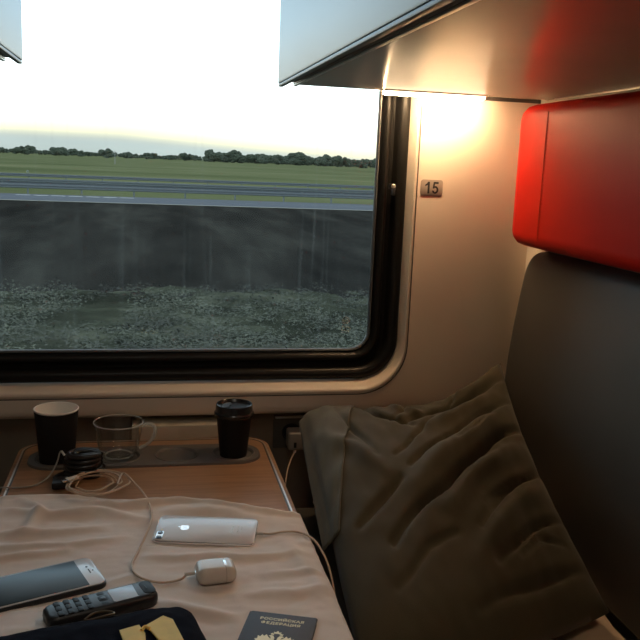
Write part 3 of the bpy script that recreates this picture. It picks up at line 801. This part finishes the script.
# ------------------------------------------------------------------ navy pouch
ang = math.radians(12.5)
t = thing('navy_pouch', 'navy blue soft fabric pouch tied with a yellow ribbon, nearest the viewer', 'pouch', (-.065, .893, TZ + .0032), ang)
bm = B(); N1, N2 = 60, 34
def pouch(u, v, side):
    hx, hy = .138, .066
    x = (u * 2 - 1); y = (v * 2 - 1)
    ex = hx * math.copysign(abs(x) ** .95, x); ey = hy * y
    # rounded corners
    cx = max(0, abs(x) - .82) / .18; cy = max(0, abs(y) - .62) / .38; c = cx * cy
    ex -= math.copysign(.012 * c * c, x); ey -= math.copysign(.014 * c * c, y)
    w = max(0, (1 - x ** 6) * (1 - y ** 4)) ** .5
    z = .0028
    if side > 0:
        z = .004 + .026 * w + .0024 * w * noise.noise((u * 9, v * 5, 1)) + .002 * w * noise.noise((u * 22, v * 9, 2))
    ey += .003 * noise.noise((u * 7, 0, 3)) * abs(y)
    return (ex, ey, z if side > 0 else .001 + .0028 * (1 - w))
top = [[bm.verts.new(pouch(i / N1, j / N2, 1)) for j in range(N2 + 1)] for i in range(N1 + 1)]
bot = [[bm.verts.new(pouch(i / N1, j / N2, -1)) for j in range(N2 + 1)] for i in range(N1 + 1)]
for i in range(N1):
    for j in range(N2):
        bm.faces.new((top[i][j], top[i + 1][j], top[i + 1][j + 1], top[i][j + 1])); bm.faces.new((bot[i][j], bot[i][j + 1], bot[i + 1][j + 1], bot[i + 1][j]))
for i in range(N1):
    for j in (0, N2): bm.faces.new((top[i][j], top[i + 1][j], bot[i + 1][j], bot[i][j]))
for j in range(N2):
    for i in (0, N1): bm.faces.new((top[i][j], top[i][j + 1], bot[i][j + 1], bot[i][j]))
obj('fabric_body', bm, M['navy'], t, angle=70)
bm = B(); tube(bm, [(-.128, .0660, .011), (-.06, .0690, .013), (.02, .0690, .013), (.09, .0675, .012), (.118, .0645, .010)], .0022); obj('piping', bm, M['cableblack'], t)
for pts, nm in (([(.036, .004), (.060, .008), (.063, -.012), (.056, -.05), (.036, -.05)], 'ribbon_tail'), ([(.067, .004), (.091, .018), (.100, .006), (.101, -.05), (.078, -.05)], 'ribbon_tail')):
    bm = B(); poly(bm, pts, .0320, .0338); bmesh.ops.bevel(bm, geom=[e for e in bm.edges if len(e.link_faces) == 2 and e.calc_face_angle(0) > 1], offset=.0005, segments=1, affect='EDGES'); obj(nm, bm, M['yellow'], t)
    
bm = B(); tube(bm, [(.060, -.006, .0335), (.065, -.002, .0350), (.070, -.006, .0335)], .0022); obj('ribbon_knot', bm, M['yellow'], t)
bm = B(); tube(bm, [(.006, .068, .017), (.018, .0755, .019), (.034, .0760, .019), (.042, .069, .018), (.030, .065, .019), (.012, .064, .018), (.006, .068, .017)], .0014); obj('zip_pull', bm, M['brass'], t)['label'] = 'brass zip pull loop'

# ------------------------------------------------------------------ cables
def cz(x, y, r): return cloth_z(x, y) + r
CR = .0017
t = thing('coiled_charging_cable', 'beige charging cable coiled on the table, running to the earbud case', 'cable', (0, 0, 0))
P = []
cx, cy = -.093, 1.415
for i in range(36):                       # two and a half loose loops
    a = math.radians(150 - i * 36); k = i / 35
    rx = .043 - .012 * math.sin(k * 7) ; ry = .056 - .012 * math.cos(k * 5)
    P.append((cx + .014 * k + rx * math.cos(a), cy + .012 * math.sin(k * 6) + ry * math.sin(a), TZ + .003 + .010 * k + .004 * (1 + math.sin(a * .5 + k * 3)) + (.008 if (cy + ry * math.sin(a)) < 1.40 else 0)))
tail = [(-.040, 1.440, .772), (-.018, 1.395, .768), (.000, 1.345, .764), (.008, 1.290, None), (.006, 1.225, .770), (-.010, 1.165, None), (-.020, 1.115, None), (-.010, 1.080, None), (.018, 1.062, None), (.045, 1.064, None)]
for x, y, z in tail: P.append((x, y, z if z else cz(x, y, CR + .0012)))
P.append((.0555, 1.0670, TZ + .0168))
bm = B(); tube(bm, P, CR, 8, 8); obj('cord', bm, M['cable'], t)
bm = B(); tube(bm, [(.052, 1.0668, TZ + .0166), (.0655, 1.0682, TZ + .0168)], .0026, 10, smooth=False); obj('plug', bm, M['whiteplug'], t)
bm = B(); box(bm, (-.011, -.006, -.0022), (.011, .006, .0028), .0012)
bmesh.ops.rotate(bm, verts=bm.verts, matrix=Matrix.Rotation(math.radians(35), 3, 'Z')); bmesh.ops.translate(bm, verts=bm.verts, vec=(-.128, 1.436, TZ + .0165)); pl_ = obj('plug', bm, M['whiteplug'], t)
bm = B(); box(bm, (-.020, -.005, -.0016), (-.0105, .005, .0022), .0004)
bmesh.ops.rotate(bm, verts=bm.verts, matrix=Matrix.Rotation(math.radians(35), 3, 'Z')); bmesh.ops.translate(bm, verts=bm.verts, vec=(-.128, 1.436, TZ + .0165)); obj('metal_tip', bm, M['chrome'], pl_)

# phone charging cable down to the wall charger
t = thing('phone_charging_cable', 'pale cable from the silver phone over the table edge to wall charger', 'cable', (0, 0, 0))
ca, sa = math.cos(math.radians(-12)), math.sin(math.radians(-12))
def ph(x, y=0): return (.0915 + x * ca - y * sa, 1.213 + x * sa + y * ca)
e0 = ph(.088); 
P = [(*e0, TZ + .0098), (*ph(.100), TZ + .0098), (.212, 1.196, cz(.212, 1.196, .003)), (.236, 1.193, cz(.236, 1.193, .0025)), (.2535, 1.165, .7585), (.2635, 1.120, .748), (.2665, 1.075, .722),
     (.268, 1.04, .66), (.258, 1.06, .635), (.256, 1.20, .625), (.256, 1.36, .62), (.260, 1.50, .63), (.275, 1.585, .62), (.292, 1.645, .675), (.306, 1.685, .690), (.3195, 1.7085, .7035)]
bm = B(); tube(bm, P, .0016, 8, 10); obj('cord', bm, M['cable'], t)
bm = B(); tube(bm, [(*ph(.0790), TZ + .0098), (*ph(.0890), TZ + .0098)], .0027, 10, smooth=False); obj('plug', bm, M['whiteplug'], t)
bm = B(); tube(bm, [(.3190, 1.7075, .7020), (.3210, 1.7105, .7120)], .0032, 10, smooth=False); obj('plug', bm, M['whiteplug'], t)

# wall socket and charger
t = thing('wall_socket', 'dark square power socket set low in the wall between table and pillow', 'socket', (.316, 1.7495, .738))
bm = B(); box(bm, (-.040, -.004, -.038), (.040, 0, .038), .002); obj('plate', bm, M['sheetgrey'], t)
bm = B(); box(bm, (-.037, -.013, .0335), (.037, -.0035, .0375), .001); obj('cover_lip', bm, M['alu'], t)
bm = B(); lathe(bm, [(.020, 0), (.0205, .003), (.018, .003), (.0175, .0005), (0, .0005)], n=32); bmesh.ops.rotate(bm, verts=bm.verts, matrix=Matrix.Rotation(PI / 2, 3, 'X')); bmesh.ops.translate(bm, verts=bm.verts, vec=(0, -.0038, 0)); obj('socket_ring', bm, M['blackplastic'], t)
t = thing('usb_charger', 'white plug-in charger in the wall socket', 'charger', (.322, 1.7425, .729))
bm = B(); box(bm, (-.018, -.040, -.021), (.018, 0, .021), .006, 3); obj('body', bm, M['chargergrey'], t)
bm = B(); box(bm, (-.006, -.0408, -.014), (.0, -.0398, -.002), .0003); obj('port', bm, M['ink'], t)

# black cable bundle beside the paper cup
t = thing('black_cable_bundle', 'black cable wound in a thick bundle beside the paper cup', 'cable', (-.112, 1.497, TZ))
for k in range(5):
    bm = B(); P = []
    for i in range(49):
        a = 2 * PI * i / 24; q = 1. if i < 25 else .66
        q = 1 - .36 * sstep(20, 30, i)
        P.append(((.033 - .0012 * k) * q * math.cos(a) + .002 * math.sin(k * 2.1), (.024 - .001 * k) * q * math.sin(a) - .001 * k, .0050 + .0090 * k + .0012 * math.sin(a * 2 + k)))
    tube(bm, P, .0049, 10, 3); obj('loop', bm, M['cableblack'], t)
bm = B(); tube(bm, [(-.030, -.004, .006), (-.042, -.014, .0055), (-.048, -.030, .0055), (-.040, -.046, .0055)], .0050, 8); obj('cord_end', bm, M['cableblack'], t)
bm = B(); box(bm, (-.050, -.072, .0008), (-.024, -.038, .0140), .004); obj('plug', bm, M['blackplastic'], t)

# thin grey lead curling up in front of the cup
t = thing('grey_lead', 'thin grey lead curling up in front of the paper cup', 'cable', (0, 0, 0))
P = [(-.330, 1.40, .003), (-.300, 1.43, .20), (-.278, 1.440, .60), (-.268, 1.440, .735), (-.252, 1.440, .7525), (-.225, 1.440, .7522), (-.197, 1.444, .7525), (-.177, 1.462, .756), (-.165, 1.480, .766), (-.158, 1.490, .780), (-.155, 1.494, .792), (-.152, 1.495, .797), (-.149, 1.494, .795), (-.146, 1.493, .790)]
bm = B(); tube(bm, P, .0014, 8, 8); obj('cord', bm, M['cablegrey'], t)
bm = B(); tube(bm, [(-.1512, 1.495, .7972), (-.1455, 1.493, .7895)], .0021, 8, smooth=False); obj('tip', bm, M['whiteplug'], t)

# ------------------------------------------------------------------ landscape outside
GZ = -1.9
def strip(name, y0, y1, z, mat, x0, x1, nx, ny, bumpf=None):
    bm = B(); g = [[bm.verts.new((x0 + (x1 - x0) * i / nx, y0 + (y1 - y0) * j / ny, 0)) for j in range(ny + 1)] for i in range(nx + 1)]
    for r in g:
        for v in r: v.co.z = z + (bumpf(v.co.x, v.co.y) if bumpf else 0)
    for i in range(nx):
        for j in range(ny): bm.faces.new((g[i][j], g[i + 1][j], g[i + 1][j + 1], g[i][j + 1]))
    o = obj(name, bm, mat); structure(o); return o
strip('trackside_ground', 2.2, 20.5, GZ, M['verge'], -16, 26, 170, 90, lambda x, y: .16 * noise.noise((x * .9, y * .9, 1)) + .10 * noise.noise((x * 2.6, y * 2.6, 4)))
strip('scrubland_ground', 19.5, 58.8, GZ - .02, M['scrub'], -60, 90, 200, 80, lambda x, y: (.06 * noise.noise((x * .4, y * .4, 1)) + .03 * noise.noise((x * 1.7, y * 1.7, 4))) * sstep(58.8, 55, y))
strip('road', 58.5, 67.2, GZ + .02, M['asphalt'], -400, 600, 50, 2)
strip('median_ground', 67.0, 82.5, GZ - .02, M['field'], -400, 600, 50, 4)
strip('far_carriageway', 82.0, 98.5, GZ + .02, M['asphaltdark'], -400, 600, 50, 2)
strip('field_ground', 98.0, 3200, GZ - .02, M['field'], -2600, 3400, 80, 80)
bm = B()
for k in range(7):
    x = -9.5 + k * 1.25; box(bm, (x, 65.2, GZ + .022), (x + 1.0, 65.5, GZ + .030))
lm = obj('lane_marking', bm, M['paint'], smooth=False); structure(lm)

def guard(y, z0, label, x0=-46, x1=62, step=4.):
    t = thing('guard_rail', label, 'guard rail', (0, y, z0), group='roadside guard rails')
    bm = B(); L = []
    for x in (x0, x1): L.append([(x, yy, zz) for yy, zz in ((0, .42), (-.05, .47), (-.05, .55), (.0, .59), (-.05, .63), (-.05, .71), (0, .76), (.03, .76), (.03, .42))])
    loft(bm, L); obj('rail_beam', bm, M['steel'], t, smooth=False)
    x = x0 + 1
    while x < x1:
        bm = B(); box(bm, (x - .06, .03, 0), (x + .06, .14, .78)); obj('post', bm, M['steel'], t, smooth=False); x += step
    return t
guard(67.8, GZ, 'grey guard rail along the nearer road, in front of the strip of grass')
guard(81.2, GZ, 'grey guard rail beyond the strip of grass, before the farther road')
guard(99.2, GZ, 'grey guard rail at the far side of the farther road, before the field')

# trees on the horizon
def tree_mesh(seed, w, h):
    rnd = random.Random(seed); bm = B()
    for k in range(16):
        r = h * rnd.uniform(.12, .27); a = rnd.uniform(0, 2 * PI); q = rnd.uniform(0, w * .6)
        c = Vector((q * math.cos(a), q * math.sin(a) * .7, h * rnd.uniform(.16, .80 - .3 * q / w)))
        s = bmesh.ops.create_icosphere(bm, subdivisions=3, radius=1)
        for v in s['verts']:
            nn = v.co.copy(); d = 1 + .32 * noise.noise(nn * 2.2 + c) + .30 * noise.noise(nn * 6 + c)
            v.co = c + Vector((nn.x * r * 1.2, nn.y * r, nn.z * r * .9)) * d
    finish(bm, False); me = bpy.data.meshes.new('crown'); bm.to_mesh(me); bm.free(); me.materials.append(M['leaf']); return me
def trunk_mesh(h):
    bm = B(); tube(bm, [(0, 0, -.3), (.1, 0, h * .25), (0, .05, h * .55)], lambda t_: .32 * (1 - .5 * t_), 8, 3); finish(bm)
    me = bpy.data.meshes.new('trunk'); bm.to_mesh(me); bm.free(); me.materials.append(M['bark']); return me
crowns = [tree_mesh(s, 9, 9) for s in range(6)]; trunk_me = trunk_mesh(9)
def tree(x, y, s, k, label, group):
    t = thing('tree', label, 'tree', (x, y, GZ), random.uniform(0, 6), group=group); t.scale = (s * 1.35, s, s)
    for nm, me in (('crown', crowns[k % 6]), ('trunk', trunk_me)):
        o = bpy.data.objects.new(nm, me); C.objects.link(o); o.parent = t
rnd = random.Random(11)
for i in range(66):                               # right-hand belt, nearer and taller
    az = .075 + .34 * i / 65 + rnd.uniform(-.0006, .0006); y = 860 + 95 * (i % 5) + rnd.uniform(-14, 14); tree(y * az, y, rnd.uniform(1.05, 1.6), i, 'dark tree in the tall belt along the right part of the horizon', 'trees in the right belt')
for i in range(80):                               # left-hand line, lower and looser
    az = -.285 + .375 * i / 79 + rnd.uniform(-.003, .003); y = 900 + 95 * (i % 5) + rnd.uniform(-14, 14); tree(y * az, y, rnd.choice((.62, .75, .85, 1.0, .7)) * rnd.uniform(.85, 1.15), i + 2, 'small dark tree in the low line along the left part of the horizon', 'trees in the left line')
for i, (az, y, s) in enumerate(((-.135, 790, 1.05), (-.098, 800, 1.15), (-.045, 780, 1.0), (-.172, 810, .95))):
    tree(y * az, y, s, i, 'rounder tree standing out above the low line at left', 'taller trees in the left line')

t = thing('utility_pole', 'thin pale pole standing in the field before the left tree line', 'pole', (-9.97 * 1.1, 276 * 1.1, GZ))
bm = B(); tube(bm, [(0, 0, 0), (0, 0, 4.6)], lambda q:   .13 - .04 * q, 8, smooth=False); obj('shaft', bm, M['post'], t)
bm = B(); box(bm, (-.9, -.08, 3.7), (.9, .08, 3.9)); obj('crossarm', bm, M['post'], t)

# weeds along the track
bm = B(); rnd = random.Random(5)
for i in range(5200):
    y = 11.5 + 9 * rnd.random() ** 1.9; x = rnd.uniform(-.26 * y - 1, .38 * y + 1)
    if noise.noise((x * .5, y * .6, 9)) < -.12: continue
    hgt = rnd.uniform(.06, .30)
    for k in range(14):
        a = rnd.uniform(0, 2 * PI); rr = rnd.uniform(0, .26); c = Vector((x + rr * math.cos(a), y + rr * math.sin(a), GZ + rnd.uniform(.0, hgt)))
        d = Vector((rnd.uniform(-1, 1), rnd.uniform(-1, 1), rnd.uniform(-.2, .35))).normalized(); s = d.cross(Vector((rnd.uniform(-.3, .3), rnd.uniform(-.3, .3), 1))).normalized(); l_ = rnd.uniform(.02, .05); w_ = l_ * .45
        bm.faces.new([bm.verts.new(c - d * l_), bm.verts.new(c + s * w_), bm.verts.new(c + d * l_), bm.verts.new(c - s * w_)])
wd = obj('trackside_weeds', bm, M['weedleaf'], smooth=False)
tag(wd, 'pale green weeds growing beside the track below the window', 'weeds', kind='stuff')

# ------------------------------------------------------------------ sky
w = bpy.data.worlds.new('dusk_sky'); sc.world = w; w.use_nodes = True
n = w.node_tree.nodes; l = w.node_tree.links
bg = n['Background']
tc = n.new('ShaderNodeTexCoord'); sx = n.new('ShaderNodeSeparateXYZ'); l.new(tc.outputs['Generated'], sx.inputs[0])
r = n.new('ShaderNodeValToRGB'); e = r.color_ramp.elements
def S(c, k=.25): return (c[0] * k, c[1] * k, c[2] * k, 1)
mr = n.new('ShaderNodeMapRange'); mr.inputs[1].default_value = -.1; mr.inputs[2].default_value = .9
ax = n.new('ShaderNodeMapRange'); ax.inputs[1].default_value = -.03; ax.inputs[2].default_value = .25; ax.inputs[3].default_value = 0; ax.inputs[4].default_value = .016; l.new(sx.outputs[0], ax.inputs[0])
az_ = n.new('ShaderNodeMath'); az_.operation = 'ADD'; l.new(sx.outputs[2], az_.inputs[0]); l.new(ax.outputs[0], az_.inputs[1]); l.new(az_.outputs[0], mr.inputs[0])
stops = [(-.1, (.08, .09, .08)), (-.002, (.29, .33, .33)), (.014, (.30, .345, .35)), (.019, (.36, .385, .36)), (.025, (.62, .59, .44)), (.045, (1.0, .96, .80)), (.07, (1.55, 1.58, 1.50)), (.14, (1.15, 1.50, 1.80)), (.30, (.72, 1.02, 1.30)), (.55, (.45, .50, .56)), (.9, (.32, .36, .42))]
for i, (z, c) in enumerate(stops):
    p = z + .1
    k = e[0] if i == 0 else (e[len(e) - 1] if i == len(stops) - 1 else e.new(p))
    k.position = p; k.color = S(c)
l.new(mr.outputs[0], r.inputs[0])
nz = n.new('ShaderNodeTexNoise'); nz.inputs['Scale'].default_value = 3; nz.inputs['Detail'].default_value = 5
mp = n.new('ShaderNodeMapping'); mp.inputs['Scale'].default_value = (1, 1, 7); l.new(tc.outputs['Generated'], mp.inputs[0]); l.new(mp.outputs[0], nz.inputs[0])
cr = n.new('ShaderNodeMapRange'); cr.inputs[1].default_value = .3; cr.inputs[2].default_value = .7; cr.inputs[3].default_value = .88; cr.inputs[4].default_value = 1.12; l.new(nz.outputs['Fac'], cr.inputs[0])
ml = n.new('ShaderNodeMath'); ml.operation = 'MULTIPLY'; ml.inputs[1].default_value = 9.2; l.new(cr.outputs[0], ml.inputs[0])
l.new(r.outputs[0], bg.inputs['Color']); l.new(ml.outputs[0], bg.inputs['Strength'])

# ------------------------------------------------------------------ camera and view
cd = bpy.data.cameras.new('camera'); cam = bpy.data.objects.new('camera', cd); C.objects.link(cam)
Rm = Matrix(((.9787884, -.0018188, -.2048656), (-.2007819, .1903366, -.9609676), (.0407413, .9817172, .1859340)))
cam.matrix_world = Matrix.Translation((0, 0, 1.33)) @ Rm.to_4x4()
cd.sensor_width = 36; cd.sensor_fit = 'HORIZONTAL'; cd.lens = 36 * 828 / 640; cd.clip_start = .02; cd.clip_end = 6000
sc.camera = cam
vs = sc.view_settings; vs.view_transform = 'Standard'; vs.look = 'None'; vs.gamma = 1; vs.exposure = 0; vs.use_curve_mapping = False
